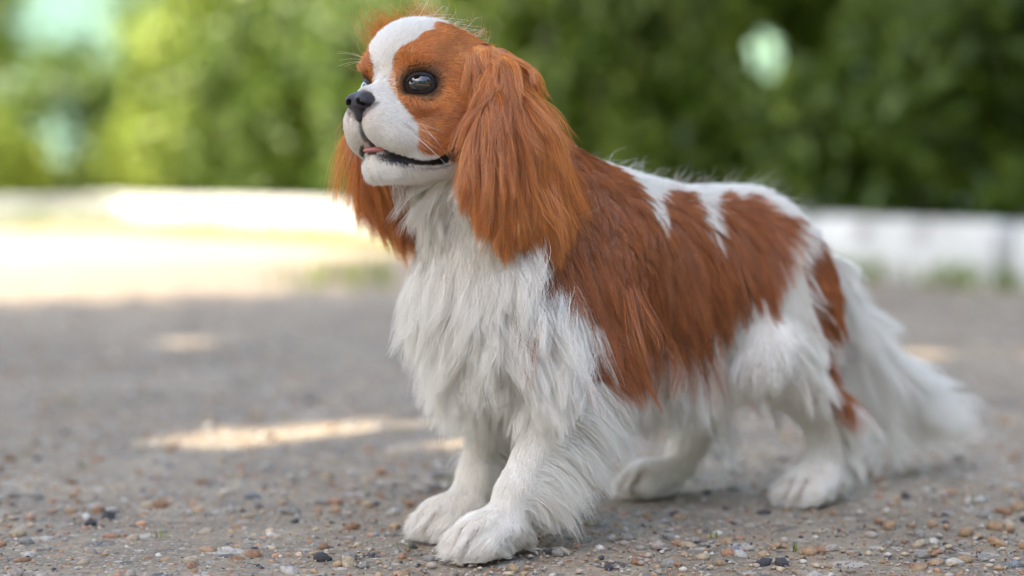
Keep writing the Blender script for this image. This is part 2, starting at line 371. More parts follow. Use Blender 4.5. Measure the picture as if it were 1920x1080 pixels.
# ------------------------------------------------------------------ implicit surface, meshed with surface nets
class Field:
    def __init__(s, lo, hi, h):
        s.lo = np.array(lo, np.float32); s.h = h
        s.n = np.ceil((np.array(hi)-np.array(lo))/h).astype(int)+1
        s.F = np.full(s.n, .06, np.float32); s.G = np.zeros(s.n, np.int8)
    def box(s, c, r):
        a = np.clip(np.floor((np.array(c)-r-s.lo)/s.h).astype(int), 0, s.n-1)
        b = np.clip(np.ceil((np.array(c)+r-s.lo)/s.h).astype(int)+1, 1, s.n)
        sl = tuple(slice(a[i], b[i]) for i in range(3))
        g = np.meshgrid(*[(s.lo[i]+s.h*np.arange(a[i], b[i])).astype(np.float32) for i in range(3)], indexing='ij', sparse=True)
        return sl, g
    def put(s, sl, d, k, g, sub=False):
        F = s.F[sl]
        if sub:
            d = -d
            h = np.clip(.5-.5*(F-d)/k, 0, 1) if k else (d > F).astype(np.float32)
            s.F[sl] = F+(d-F)*h+k*h*(1-h); return
        s.G[sl] = np.where(d < F, g, s.G[sl])
        h = np.clip(.5+.5*(F-d)/k, 0, 1)
        s.F[sl] = F+(d-F)*h-k*h*(1-h)
    def ell(s, c, r, g=0, k=.015, rot=None, sub=False):
        c = np.array(c, float); r = np.array(r, float)
        sl, (X, Y, Z) = s.box(c, max(r)+.045)
        X, Y, Z = X-c[0], Y-c[1], Z-c[2]
        if rot is not None:
            M = np.array(Matrix.Identity(3) if rot is None else rot)      # columns: local axes
            X, Y, Z = (M[0,0]*X+M[1,0]*Y+M[2,0]*Z, M[0,1]*X+M[1,1]*Y+M[2,1]*Z, M[0,2]*X+M[1,2]*Y+M[2,2]*Z)
        k0 = np.sqrt((X/r[0])**2+(Y/r[1])**2+(Z/r[2])**2)
        k1 = np.sqrt((X/r[0]**2)**2+(Y/r[1]**2)**2+(Z/r[2]**2)**2)+1e-6
        d = np.where(k0 < .05, -min(r), k0*(k0-1)/k1)
        s.put(sl, d.astype(np.float32), k, g, sub)
    def cone(s, a, b, r1, r2, g=0, k=.015, sub=False):
        a = np.array(a, float); b = np.array(b, float); ab = b-a; L2 = ab@ab
        sl, (X, Y, Z) = s.box((a+b)/2, math.sqrt(L2)/2+max(r1, r2)+.045)
        t = np.clip(((X-a[0])*ab[0]+(Y-a[1])*ab[1]+(Z-a[2])*ab[2])/L2, 0, 1)
        d = np.sqrt((X-a[0]-t*ab[0])**2+(Y-a[1]-t*ab[1])**2+(Z-a[2]-t*ab[2])**2)-(r1+(r2-r1)*t)
        s.put(sl, d.astype(np.float32), k, g, sub)
    def chain(s, pts, g=0, k=.015):
        for (a, ra), (b, rb) in zip(pts[:-1], pts[1:]): s.cone(a, b, ra, rb, g, k)
    def mesh(s):
        F = s.F; S = F < 0; n = s.n
        cnt = np.zeros(n-1, np.int8); P = np.zeros((*(n-1), 3), np.float32)
        def c(A, o): return A[o[0]:n[0]-1+o[0], o[1]:n[1]-1+o[1], o[2]:n[2]-1+o[2]]
        corners = [(i,j,k) for i in (0,1) for j in (0,1) for k in (0,1)]
        tot = sum(c(S, o).astype(np.int8) for o in corners)
        act = np.argwhere((tot > 0) & (tot < 8))
        idx = -np.ones(n-1, np.int64); idx[tuple(act.T)] = np.arange(len(act))
        acc = np.zeros((len(act), 3)); num = np.zeros(len(act))
        for o in corners:
            for ax in range(3):
                if o[ax]: continue
                o2 = list(o); o2[ax] = 1
                fa = F[tuple((act+np.array(o)).T)]; fb = F[tuple((act+np.array(o2)).T)]
                x = (fa < 0) != (fb < 0)
                t = np.where(x, fa/np.where(fa == fb, 1, fa-fb), 0)
                p = np.tile(np.array(o, float), (len(act), 1)); p[:, ax] += t
                acc[x] += p[x]; num[x] += 1
        V = (act+acc/num[:, None])*s.h+s.lo
        faces = []
        for ax in range(3):
            a1, a2 = (ax+1) % 3, (ax+2) % 3
            sl = [slice(1, n[i]-1) for i in range(3)]; sl[ax] = slice(0, n[ax]-1)
            sh = list(sl); sh[ax] = slice(1, n[ax])
            A = S[tuple(sl)]; B = S[tuple(sh)]
            e = np.argwhere(A != B); off = np.ones(3, int); off[ax] = 0
            e0 = e+off
            d1 = np.zeros(3, int); d1[a1] = 1; d2 = np.zeros(3, int); d2[a2] = 1
            q = np.stack([idx[tuple((e0-d1-d2).T)], idx[tuple((e0-d2).T)], idx[tuple(e0.T)], idx[tuple((e0-d1).T)]], 1)
            flip = ~A[tuple(e.T)]
            q[flip] = q[flip][:, ::-1]
            faces.append(q)
        Q = np.concatenate(faces); Q = Q[(Q >= 0).all(1)]
        return V, Q
    def prep(s):
        s.gr = np.stack(np.gradient(s.F, s.h), -1).astype(np.float32)
    def sample(s, p):
        q = (p-s.lo)/s.h; q = np.clip(q, 0, s.n-1.001); i = q.astype(int); f = q-i
        v = 0
        for o in ((0,0,0),(1,0,0),(0,1,0),(1,1,0),(0,0,1),(1,0,1),(0,1,1),(1,1,1)):
            w = np.prod([(f[:, a] if o[a] else 1-f[:, a]) for a in range(3)], axis=0)
            v = v+w*s.F[i[:,0]+o[0], i[:,1]+o[1], i[:,2]+o[2]]
        j = np.round(q).astype(int)
        return v, nrm(s.gr[j[:,0], j[:,1], j[:,2]])
    def group(s, p):
        j = np.clip(np.round((p-s.lo)/s.h).astype(int), 0, s.n-1)
        return s.G[j[:,0], j[:,1], j[:,2]]

# ------------------------------------------------------------------ the dog, in its own frame: x forward, y to its left, z up
HEAD, EARL, EARR, NECK, TORSO, LFL, LFR, LRL, LRR, TAIL = range(10)
HYAW = R(8.0); HROLL = R(3.0)
HM = Matrix.Rotation(HYAW, 3, 'Z') @ Matrix.Rotation(HROLL, 3, 'X')
HMn = np.array(HM)
HE = np.array((.2366, -.0009, .407))
def hp(a, b, c): return HE + HMn @ np.array((a, b, c), float)
def to_head(p): return (p-HE) @ HMn

fd = Field((-.47, -.15, -.01), (.31, .15, .50), .0022)
# trunk
fd.ell((.0, 0, .236), (.13, .066, .086), TORSO, .02)
fd.ell((.065, 0, .215), (.068, .058, .075), TORSO, .03)
fd.ell((-.005, 0, .287), (.075, .04, .038), TORSO, .03)
fd.cone((-.07, 0, .252), (-.20, 0, .257), .062, .057, TORSO, .03)
fd.ell((-.09, 0, .215), (.105, .056, .062), TORSO, .03)
fd.ell((-.225, 0, .235), (.062, .056, .058), TORSO, .03)
fd.cone((.03, 0, .262), (.15, 0, .362), .072, .050, NECK, .03)
fd.ell((.105, 0, .262), (.055, .058, .085), TORSO, .03)
for sy in (1, -1):
    fd.ell((.062, .05*sy, .215), (.05, .028, .078), TORSO, .02)
    fd.ell((-.215, .045*sy, .195), (.06, .034, .082), LRL if sy > 0 else LRR, .025)
# legs
PAWS = []
def paw(c, yaw, g, L=.034):
    PAWS.append((np.array(c, float), yaw, L))
    M = np.array(Matrix.Rotation(yaw, 3, 'Z')); c = np.array(c)
    fd.ell(c+(0, 0, .003), (L, .024, .019), g, .012, M)
    for i, b in enumerate((-.0185, -.0065, .0065, .0185)):
        a = L*.86 if i in (1, 2) else L*.58
        p = c+M @ np.array((a, b*1.06, -.0045)); q = c+M @ np.array((a-.022, b*.85, .007))
        fd.cone(p, q, .0100, .0080, g, .0022)
fd.chain([((.062,.056,.175),.032), ((.098,.057,.122),.0205), ((.140,.055,.052),.0150), ((.153,.055,.028),.0165)], LFL, .012)
paw((.172,.055,.017), R(4), LFL)
fd.chain([((.058,-.05,.175),.032), ((.082,-.046,.122),.0205), ((.110,-.037,.052),.0150), ((.122,-.036,.028),.0165)], LFR, .012)
paw((.141,-.035,.017), R(-4), LFR)
fd.chain([((-.178,.055,.155),.036), ((-.272,.055,.086),.019), ((-.268,.055,.034),.0155), ((-.264,.055,.024),.016)], LRL, .015)
paw((-.248,.055,.017), R(6), LRL, .032)
fd.chain([((-.215,-.045,.19),.05), ((-.135,-.062,.150),.034), ((-.212,-.072,.078),.019), ((-.19,-.073,.030),.0155)], LRR, .015)
paw((-.150,-.075,.017), R(0), LRR, .036)
# tail
fd.chain([((-.270,0,.265),.022), ((-.305,.002,.232),.016), ((-.345,.008,.185),.012), ((-.385,.018,.135),.010), ((-.425,.03,.095),.006)], TAIL, .012)
# head
def hell(c, r, k=.012, g=HEAD, rot=None, sub=False):
    M = HMn if rot is None else HMn @ np.array(rot)
    fd.ell(hp(*c), r, g, k, M, sub)
def hcone(a, b, r1, r2, k=.012, g=HEAD, sub=False): fd.cone(hp(*a), hp(*b), r1, r2, g, k, sub)
hell((-.052, 0, .006), (.057, .052, .047))
hell((-.034, 0, .024), (.037, .041, .032))
for s in (1, -1):
    hell((-.050, .030*s, -.022), (.040, .026, .036))
    hell((-.016, .024*s, .018), (.017, .017, .010), .010)                 # brow
    hell((-.010, .025*s, -.019), (.018, .015, .010), .010)                # cushion below the eye
    hell((.016, .0120*s, -.034), (.0215, .0145, .0195), .008)              # flews
    hell((.002, .0195*s, -.045), (.024, .0138, .0180), .010)
    hell((-.018, .0275*s, -.049), (.018, .0135, .0165), .010)
hcone((-.018, 0, -.012), (.024, 0, -.0150), .021, .0115, .010)            # muzzle bridge
hcone((-.05, 0, -.055), (.0145, 0, -.0700), .027, .0115, .012)             # lower jaw
for s in (1, -1):
    hcone((-.034, .026*s, -.062), (.008, .012*s, -.0710), .016, .0098, .010)   # jaw sides, lower lip
for s in (1, -1):                                                         # the open mouth
    MOUTH = [((.0290, .000, -.0540), .0034), ((.0265, .008*s, -.0560), .0034), ((.020, .0165*s, -.0615), .0030), ((.004, .0265*s, -.0670), .0020), ((-.014, .0335*s, -.0690), .0024), ((-.026, .0385*s, -.0655), .0044), ((-.033, .0425*s, -.0600), .0034)]
    for (p, r1), (q, r2) in zip(MOUTH[:-1], MOUTH[1:]): hcone(p, q, r1, r2, .002, sub=True)
hell((.0345, 0, -.0165), (.0100, .0112, .0080), .002, sub=True)           # seat of the nose leather
EYE_R = .0128
EYES = [(-.0120, .0275, -.0025), (-.0120, -.0275, -.0025)]
for (a, b, c) in EYES:
    s = 1 if b > 0 else -1
    hell((a+.004, b+.003*s, c), (.0145, .0142, .0104), .004, sub=True)
# ear leathers; the far one is held a little farther back
for s, g, dx, dy in ((1, EARL, 0, 0), (-1, EARR, -.002, -.003)):
    hell((-.071+dx*.5, .050*s, .017), (.029, .018, .014), .014, g)
    hell((-.077+dx, (.066+dy)*s, -.010), (.031, .0085, .030), .012, g, Matrix.Rotation(R(-20*s), 3, 'X'))
    hell((-.067+dx, (.078+dy)*s, -.046), (.042, .0070, .040), .010, g, Matrix.Rotation(R(-6*s), 3, 'X'))
fd.prep()
BV, BQ = fd.mesh()

DOG_O = (.076, 1.756, 0)
dog = bpy.data.objects.new('dog', None); COL.objects.link(dog)
dog.location = DOG_O; dog.rotation_euler = (0, 0, R(220))
dog['label'] = 'white and chestnut long-haired spaniel standing on the gravelly ground, facing sideways'
dog['category'] = 'dog'

body = mesh_obj('body', BV, BQ, None, dog)

# eyes: dark ball with a wet cornea, black lids with an almond opening
def eye_material():
    m = bpy.data.materials.new('dark_eye'); m.use_nodes = True; nt = m.node_tree; b = nt.nodes['Principled BSDF']
    tc = nt.nodes.new('ShaderNodeTexCoord'); sx = nt.nodes.new('ShaderNodeSeparateXYZ'); nt.links.new(tc.outputs['Object'], sx.inputs[0])
    dv = nt.nodes.new('ShaderNodeMath'); dv.operation = 'DIVIDE'; nt.links.new(sx.outputs[0], dv.inputs[0]); dv.inputs[1].default_value = EYE_R
    cr = nt.nodes.new('ShaderNodeValToRGB'); nt.links.new(dv.outputs[0], cr.inputs[0])
    e = cr.color_ramp.elements
    e[0].position = .50; e[0].color = (.32, .22, .17, 1); e[1].position = .56; e[1].color = (.012, .006, .004, 1)
    for p, c in ((.64, (.030, .012, .006, 1)), (.80, (.022, .009, .005, 1)), (.84, (.002, .002, .002, 1))):
        k = e.new(p); k.color = c
    nt.links.new(cr.outputs[0], b.inputs['Base Color'])
    b.inputs['Roughness'].default_value = .04; b.inputs['Specular IOR Level'].default_value = .6
    b.inputs['Coat Weight'].default_value = 1.0; b.inputs['Coat Roughness'].default_value = .01
    return m
M_EYE = eye_material()
def skin_black(name, rgb, rough, bump, scale):
    m = mat(name, rgb, rough, .5); nt = m.node_tree; b = nt.nodes['Principled BSDF']
    tc = nt.nodes.new('ShaderNodeTexCoord'); v = nt.nodes.new('ShaderNodeTexVoronoi'); v.inputs['Scale'].default_value = scale
    nt.links.new(tc.outputs['Object'], v.inputs['Vector'])
    bp = nt.nodes.new('ShaderNodeBump'); bp.inputs['Strength'].default_value = bump; bp.inputs['Distance'].default_value = .0006
    nt.links.new(v.outputs['Distance'], bp.inputs['Height']); nt.links.new(bp.outputs[0], b.inputs['Normal'])
    return m
M_LID = skin_black('eyelid_skin', (.008, .006, .006), .62, .2, 900)
M_NOSE = skin_black('nose_leather', (.028, .024, .030), .40, .8, 1100)
HM4 = HM.to_4x4()
def head_child(o, c, extra=None):
    o.matrix_local = Matrix.Translation(Vector(hp(*c))) @ HM4 @ (extra or Matrix.Identity(4))
for (a, b, c) in EYES:
    s = 1 if b > 0 else -1
    # ball with a slightly bulging cornea, axis along x
    nu, nv = 32, 24; v = []; f = []
    for i in range(nv+1):
        th = math.pi*i/nv
        for j in range(nu):
            ph = 2*math.pi*j/nu
            r = EYE_R*(1+.075*max(0, math.cos(th)-.78)/.22)
            v.append((r*math.cos(th), r*math.sin(th)*math.cos(ph), r*math.sin(th)*math.sin(ph)))
    for i in range(nv):
        for j in range(nu): f.append((i*nu+j, (i+1)*nu+j, (i+1)*nu+(j+1) % nu, i*nu+(j+1) % nu))
    ey = mesh_obj('eye', v, f, M_EYE, dog)
    rot = Matrix.Rotation(R(36*s), 4, 'Z') @ Matrix.Rotation(R(-4), 4, 'Y')
    EM = Matrix.Translation(Vector(hp(a, b, c))) @ HM4 @ rot; ey.matrix_local = EM
    # lids
    v = []; f = []; n = 48; rings = 6
    for k in range(rings):
        t = k/(rings-1)
        for j in range(n):
            ph = 2*math.pi*j/n
            cx, cz = math.cos(ph), math.sin(ph)
            w = R(57); hgt = R(32) if cz > 0 else R(31)
            yy = w*cx; zz = hgt*cz*(1-.12*abs(cx)**3)
            ang = math.hypot(yy, zz); ang2 = ang+(R(100)-ang)*t
            rr = EYE_R*(1.035+.10*math.sin(min(1, t*2.2)*math.pi*.5) - .25*max(0, t-.5))
            dy, dz = yy/ang, zz/ang
            v.append((rr*math.cos(ang2), rr*math.sin(ang2)*dy, rr*math.sin(ang2)*dz))
    for k in range(rings-1):
        for j in range(n): f.append((k*n+j, (k+1)*n+j, (k+1)*n+(j+1) % n, k*n+(j+1) % n))
    ld = mesh_obj('eyelid', v, f, M_LID, dog); ld.matrix_local = EM @ Matrix.Rotation(R(5*s), 4, 'X')

# nose leather
nf = Field((-.02, -.02, -.02), (.02, .02, .02), .0007)
nf.ell((-.004, 0, .0015), (.0105, .0118, .0082), 0, .004)
for s in (1, -1):
    nf.ell((.0005, .0068*s, .0), (.0078, .0058, .0066), 0, .0035)
    nf.ell((-.006, .0092*s, -.002), (.0075, .0045, .0050), 0, .003)
nf.cone((.001, 0, -.004), (-.001, 0, -.0135), .0052, .0036, 0, .004)
for s in (1, -1):
    nf.cone((.0075, .0056*s, -.0010), (.0005, .0062*s, -.0012), .0026, .0030, 0, .0012, sub=True)
    nf.cone((.0052, .0085*s, -.0030), (-.0060, .0142*s, -.0046), .0016, .0010, 0, .001, sub=True)
nf.cone((.0095, 0, .003), (.0055, 0, -.0150), .0006, .0009, 0, .0012, sub=True)
nv_, nq_ = nf.mesh()
nose = mesh_obj('nose', nv_, nq_, M_NOSE, dog); head_child(nose, (.0345, 0, -.0160), Matrix.Rotation(R(-6), 4, 'Y'))

# tongue behind the lips
tf = Field((-.04, -.025, -.012), (.025, .025, .012), .0010)
tf.ell((-.012, 0, 0), (.026, .0160, .0034), 0, .004)
tv_, tq_ = tf.mesh()
tongue = mesh_obj('tongue', tv_, tq_, mat('tongue', (.55, .20, .20), .35, .5), dog); head_child(tongue, (.0150, 0, -.0565))

# ------------------------------------------------------------------ coat pattern, in the dog's own coordinates
SADDLE = [(.075,24),(.064,28),(.0385,34),(.020,24),(.002,18),(-.004,28),(-.009,44),(-.020,42),(-.031,31),(-.045,26),(-.062,22),(-.089,19),(-.082,40),(-.079,51),(-.092,47),(-.12,25),(-.152,12),(-.156,27),(-.1775,18),(-.186,33),(-.195,42),(-.211,42),(-.205,52),(-.189,61),(-.177,77),(-.172,93),(-.168,114),(-.163,96),(-.156,86),(-.130,92),(-.108,108),(-.085,122),(-.045,133),(.0,138),(.05,138),(.088,134),(.09,124),(.075,113),(.069,110),(.078,98),(.085,100),(.0924,83),(.108,80),(.125,75),(.125,60),(.11,45),(.09,30)]
SHOULDER = [(.112,76),(.135,76),(.138,90),(.115,90)]
BREECH1 = [(-.203,.255),(-.230,.276),(-.244,.270),(-.31,.270),(-.31,.178),(-.2150,.185),(-.218,.21)]
BREECH2 = [(-.215,.168),(-.31,.172),(-.31,.10),(-.2200,.115)]
FACE = [(.0060,.020),(.0075,-.0014),(.0095,-.0123),(.0100,-.0234),(.0035,-.034),(.0030,-.0445),(.003,-.0545),(-.010,-.060),(-.028,-.067),(-.048,-.074),(-.20,-.074),(-.20,.08),(.0060,.08)]
def noise3(p, sc, seed=0):
    q = p*sc; v = 0
    r = np.random.default_rng(seed)
    for k in range(5):
        d = nrm(r.normal(size=3)); d2 = nrm(r.normal(size=3)); w = 1.0+.6*k
        v = v+np.sin(q@d*w*2.1+r.uniform(0, 6)+1.3*np.sin(q@d2*w*1.7+r.uniform(0, 6)))
    return v/5
def is_brown(p, g):
    p = p+.0035*np.stack([noise3(p, 55, 1), noise3(p, 55, 2), noise3(p, 55, 3)], 1)*np.where(g == HEAD, .35, 1)[:, None]
    x, y, z = p.T; ay = np.abs(y)
    phi = np.degrees(np.arctan2(ay, z-.235))
    xs = np.where(y < 0, x*.98+.004, x)
    br = in_poly(xs, phi, SADDLE) | in_poly(xs, phi, SHOULDER)
    br &= (g == TORSO) | (g == LRL) | (g == LRR) | (g == NECK) | ((g == LFL) | (g == LFR)) & (z > .15)
    br |= ((g == LRL) | (g == LRR) | (g == TORSO)) & (in_poly(x, z, BREECH1) | in_poly(x, z, BREECH2)) & (ay > .03)
    w = (x-.03)*(-.64)+(z-.262)*.768
    br |= (g == NECK) & (w > .004) & (ay > .02)
    h = to_head(p); hx, hy, hz = h.T; ah = np.abs(hy)
    blaze = np.interp(hz, [-.02, .0, .018, .027, .033, .044, .052], [.012, .0112, .0098, .0165, .026, .030, .024])
    blaze = np.where(hx < -.045, .022+.0*hx, blaze)
    face = in_poly(hx, hz, FACE) & ((hz < -.012) | (ah > blaze))
    br |= (g == HEAD) & face
    br |= (g == EARL) | (g == EARR)
    return br
def lip_dist(h):
    a = np.abs(h[:, 1]); q = np.stack([h[:, 0], a, h[:, 2]], 1); d = np.full(len(h), 1.)
    for (p, r1), (o, r2) in zip(MOUTH[:-1], MOUTH[1:]):
        p = np.array(p); o = np.array(o); p = p*[1, np.sign(p[1]) or 1, 1]; o = o*[1, np.sign(o[1]) or 1, 1]
        ab = o-p; t = np.clip((q-p)@ab/(ab@ab), 0, 1)
        d = np.minimum(d, np.linalg.norm(q-p-t[:, None]*ab, axis=1)-(r1+(r2-r1)*t))
    return d
def eye_dist(h):
    return np.minimum(*[np.linalg.norm((h-np.array(e))*[1, 1, 1.15], axis=1) for e in EYES])
def nose_dist(h): return np.linalg.norm((h-np.array((.033, 0, -.017)))*[1, .9, 1], axis=1)

def toe_gap(p):
    r = np.zeros(len(p))
    for c, yaw, L in PAWS:
        q = p-c; a = q[:, 0]*math.cos(yaw)+q[:, 1]*math.sin(yaw); b = -q[:, 0]*math.sin(yaw)+q[:, 1]*math.cos(yaw)
        near = (np.abs(b) < .03)*sstep(L*.25, L*.55, a)*(a < L*1.6)*sstep(.036, .024, p[:, 2])
        for b0 in (-.0125, 0, .0125): r = np.maximum(r, near*np.exp(-((b-b0)/.0020)**2))
    return r
# skin: pattern colour per vertex, dark lips and eye rims
VG = fd.group(BV); VH = to_head(BV)
VB = is_brown(BV, VG)
vc = np.where(VB[:, None], np.array((.20, .055, .014)), np.array((.74, .68, .60)))
hd = VG == HEAD
ld_ = lip_dist(VH); dark = np.array((.016, .011, .012))
lowlip = (VH[:, 0] > .004)*(VH[:, 2] < -.058+.35*(VH[:, 0]-.026))
k = np.where(hd, 1-sstep(.0004, .0022, ld_-.0035*lowlip), 0)[:, None]; vc = vc*(1-k)+dark*k
k = np.where(hd & (VH[:, 0] > .012) & (VH[:, 2] < -.024) & (VH[:, 2] > -.06), 1-sstep(.0018, .0036, np.abs(VH[:, 1])), 0)[:, None]*.9; vc = vc*(1-k)+dark*k
k = np.where(hd, 1-sstep(.0145, .0170, eye_dist(VH)), 0)[:, None]; vc = vc*(1-k)+dark*k
k = np.where(hd, 1-sstep(.0115, .0135, nose_dist(VH)), 0)[:, None]*.7; vc = vc*(1-k)+dark*k
k = toe_gap(BV)[:, None]*.85; vc = vc*(1-k)+np.array((.16, .10, .07))*k
at = body.data.color_attributes.new('coat', 'FLOAT_COLOR', 'POINT')
at.data.foreach_set('color', np.concatenate([vc, np.ones((len(vc), 1))], 1).astype(np.float32).ravel())
M_SKIN = mat('dog_skin', rough=.55, spec=.35)
nt = M_SKIN.node_tree; an = nt.nodes.new('ShaderNodeAttribute'); an.attribute_name = 'coat'
nt.links.new(an.outputs['Color'], nt.nodes['Principled BSDF'].inputs['Base Color'])
body.data.materials.append(M_SKIN)

# ------------------------------------------------------------------ fur
def hair_material():
    m = bpy.data.materials.new('dog_hair'); m.use_nodes = True; nt = m.node_tree
    nt.nodes.remove(nt.nodes['Principled BSDF'])
    a = nt.nodes.new('ShaderNodeAttribute'); a.attribute_name = 'hcol'
    df = nt.nodes.new('ShaderNodeBsdfDiffuse'); tr = nt.nodes.new('ShaderNodeBsdfTranslucent')
    hr = nt.nodes.new('ShaderNodeBsdfHair'); hr.component = 'Reflection'
    hr.inputs['RoughnessU'].default_value = .16; hr.inputs['RoughnessV'].default_value = .55; hr.inputs['Offset'].default_value = R(-3)
    hr.inputs['Color'].default_value = (.9, .88, .85, 1)
    m1 = nt.nodes.new('ShaderNodeMixShader'); m1.inputs[0].default_value = .28
    m2 = nt.nodes.new('ShaderNodeMixShader'); m2.inputs[0].default_value = .10
    nt.links.new(a.outputs['Color'], df.inputs[0]); nt.links.new(a.outputs['Color'], tr.inputs[0])
    nt.links.new(df.outputs[0], m1.inputs[1]); nt.links.new(tr.outputs[0], m1.inputs[2])
    nt.links.new(m1.outputs[0], m2.inputs[1]); nt.links.new(hr.outputs[0], m2.inputs[2])
    nt.links.new(m2.outputs[0], nt.nodes['Material Output'].inputs['Surface'])
    return m
M_HAIR = hair_material()

T1 = BV[BQ[:, [0, 1, 2]]]; T2 = BV[BQ[:, [0, 2, 3]]]
TRI = np.concatenate([T1, T2]); TC = TRI.mean(1)
TN = np.cross(TRI[:, 1]-TRI[:, 0], TRI[:, 2]-TRI[:, 0]); TA = np.linalg.norm(TN, axis=1)*.5
TG = fd.group(TC)
def roots(n, weight):
    p = TA*weight; p = p/p.sum()
    i = rng.choice(len(TRI), n, p=p)
    a = rng.random((n, 1)); b = rng.random((n, 1)); sw = (a+b) > 1; a = np.where(sw, 1-a, a); b = np.where(sw, 1-b, b)
    t = TRI[i]; P = t[:, 0]+a*(t[:, 1]-t[:, 0])+b*(t[:, 2]-t[:, 0])
    _, N = fd.sample(P)
    return P, N, TG[i]

def grow(P, N, L, comb, lift, grav, K=8, loft=.006, jit=.12, clump=.5, nclump=None, wave=0., freq=1.2, gdir=(0, 0, -1), cpow=1.4, frizz=.0, floor=.0015):
    """Grow strands from the skin: step outwards, let gravity bend them, keep them outside the body, then gather them into locks."""
    n = len(P); L = np.broadcast_to(np.asarray(L, float), n)[:, None]
    comb = comb-N*(comb*N).sum(1, keepdims=True); comb = nrm(comb)
    lift = np.broadcast_to(np.asarray(lift, float), n)[:, None]
    d = nrm(comb*(1-lift)+N*lift+rng.normal(size=(n, 3))*jit)
    S = np.empty((n, K, 3)); S[:, 0] = P-N*.0008; p = P.copy(); S[:, 1] = p+d*L/(K-1); p = S[:, 1].copy()
    g = np.asarray(gdir, float); g = np.broadcast_to(g, (n, 3))
    grav = np.broadcast_to(np.asarray(grav, float), n)[:, None]
    lf = np.broadcast_to(np.asarray(loft, float), n)
    for i in range(2, K):
        t = i/(K-1)
        d = nrm(d+g*grav*(2.5/K)+rng.normal(size=(n, 3))*frizz)
        p = p+d*L/(K-1)
        v, gr = fd.sample(p)
        push = np.clip(lf*min(1, t*1.6)-v, 0, .01)[:, None]
        p = p+gr*push
        low = p[:, 2] < floor
        p[low, 2] = floor; d[low, 2] = np.maximum(d[low, 2], 0)
        S[:, i] = p
    clump = np.broadcast_to(np.asarray(clump, float), n)[:, None, None]
    if clump.max() > 0:
        m = nclump or max(8, n//22)
        kd = kdtree.KDTree(m)
        for j in range(m): kd.insert(P[j], j)
        kd.balance()
        gi = np.array([kd.find(q)[1] for q in P.tolist()])
        tt = np.linspace(0, 1, K)[None, :, None]
        ph = rng.uniform(0, 6.28, (m, 2)); fr = rng.uniform(.7, 1.3, (m, 1))*freq
        if wave:
            G = S[:m]; ax = np.tile(nrm(np.cross(N[:m], comb[:m]))[:, None], (1, K, 1)); az = N[:m][:, None]
            s1 = np.sin(6.283*fr[:, :, None]*tt+ph[:, :1, None])-np.sin(ph[:, :1, None]); s2 = np.sin(6.283*fr[:, :, None]*tt*.9+ph[:, 1:, None])-np.sin(ph[:, 1:, None])
            W = (ax*s1+.5*az*s2)*wave*np.minimum(tt*1.5, 1)
        else: W = np.zeros((m, K, 3))
        cw = clump*rng.uniform(.6, 1.1, (n, 1, 1))*tt**cpow; cw = np.clip(cw, 0, .97)
        Lr = np.clip(L/np.maximum(L[gi], 1e-5), .3, 1.6)[:, :, None]
        gs = S[gi]; tgt = P[gi][:, None]*0+P[:, None]*0+gs
        tgt = S[:, :1]*(1-tt)*1.0+gs-gs[:, :1]*(1-tt)                     # towards the guide's tip, starting at the own root
        own = S
        # strands shorter than their guide stop along it
        S = own*(1-cw)+tgt*cw+W[gi]*np.clip(Lr, 0, 1)
        v, gr = fd.sample(S.reshape(-1, 3))
        push = np.clip(.0012-v, 0, .012)[:, None].reshape(n, K, 1)
        push[:, 0] = 0
        S = S+gr.reshape(n, K, 3)*push
        S[:, :, 2] = np.maximum(S[:, :, 2], floor)
    return S

def colours(P, g, n, brown=None):
    b = is_brown(P, g) if brown is None else brown
    v = rng.normal(size=n)
    lv = noise3(P, 60, 11)
    hot = np.isin(g, [EARL, EARR, HEAD])[:, None]
    br = np.where(hot, np.array((.58, .180, .022)), np.array((.36, .092, .011)))*np.exp(.30*v[:, None]+.20*lv[:, None])
    t = np.clip(.5+.5*noise3(P, 35, 5)+.25*rng.normal(size=n), 0, 1)[:, None]
    br = br*(1-t)+br*np.array((1.32, 1.58, 2.0))*t
    wh = np.array((.94, .905, .845))[None]*np.exp(np.where(g == HEAD, .10, .05)[:, None]*v[:, None])
    du = (sstep(.075, .01, P[:, 2])*(.08+.30*np.clip(noise3(P, 90, 13)+.2, 0, 1)))[:, None]; wh = wh*(1-du)+wh*np.array((.86, .76, .62))*du     # dusty feet
    return np.clip(np.where(b[:, None], br, wh), .01, .96)

def fur_object(name, S, col, r0, r1, mt=None, rexp=1.0):
    n, K = S.shape[:2]
    cu = bpy.data.hair_curves.new(name); cu.add_curves([K]*n)
    cu.attributes['position'].data.foreach_set('vector', S.astype(np.float32).ravel())
    t = np.linspace(0, 1, K)[None]**rexp
    ra = np.broadcast_to(np.asarray(r0, float).reshape(-1, 1), (n, 1))*(1-t)+r1*t
    a = cu.attributes.get('radius') or cu.attributes.new('radius', 'FLOAT', 'POINT')
    a.data.foreach_set('value', np.broadcast_to(ra, (n, K)).astype(np.float32).ravel())
    a = cu.attributes.new('hcol', 'FLOAT_COLOR', 'CURVE')
    a.data.foreach_set('color', np.concatenate([col, np.ones((n, 1))], 1).astype(np.float32).ravel())
    cu.materials.append(mt or M_HAIR)
    o = bpy.data.objects.new(name, cu); COL.objects.link(o); o.parent = dog
    return o
def vec(n, v): return np.tile(np.array(v, float), (n, 1))

def cnt(n): return int(n)

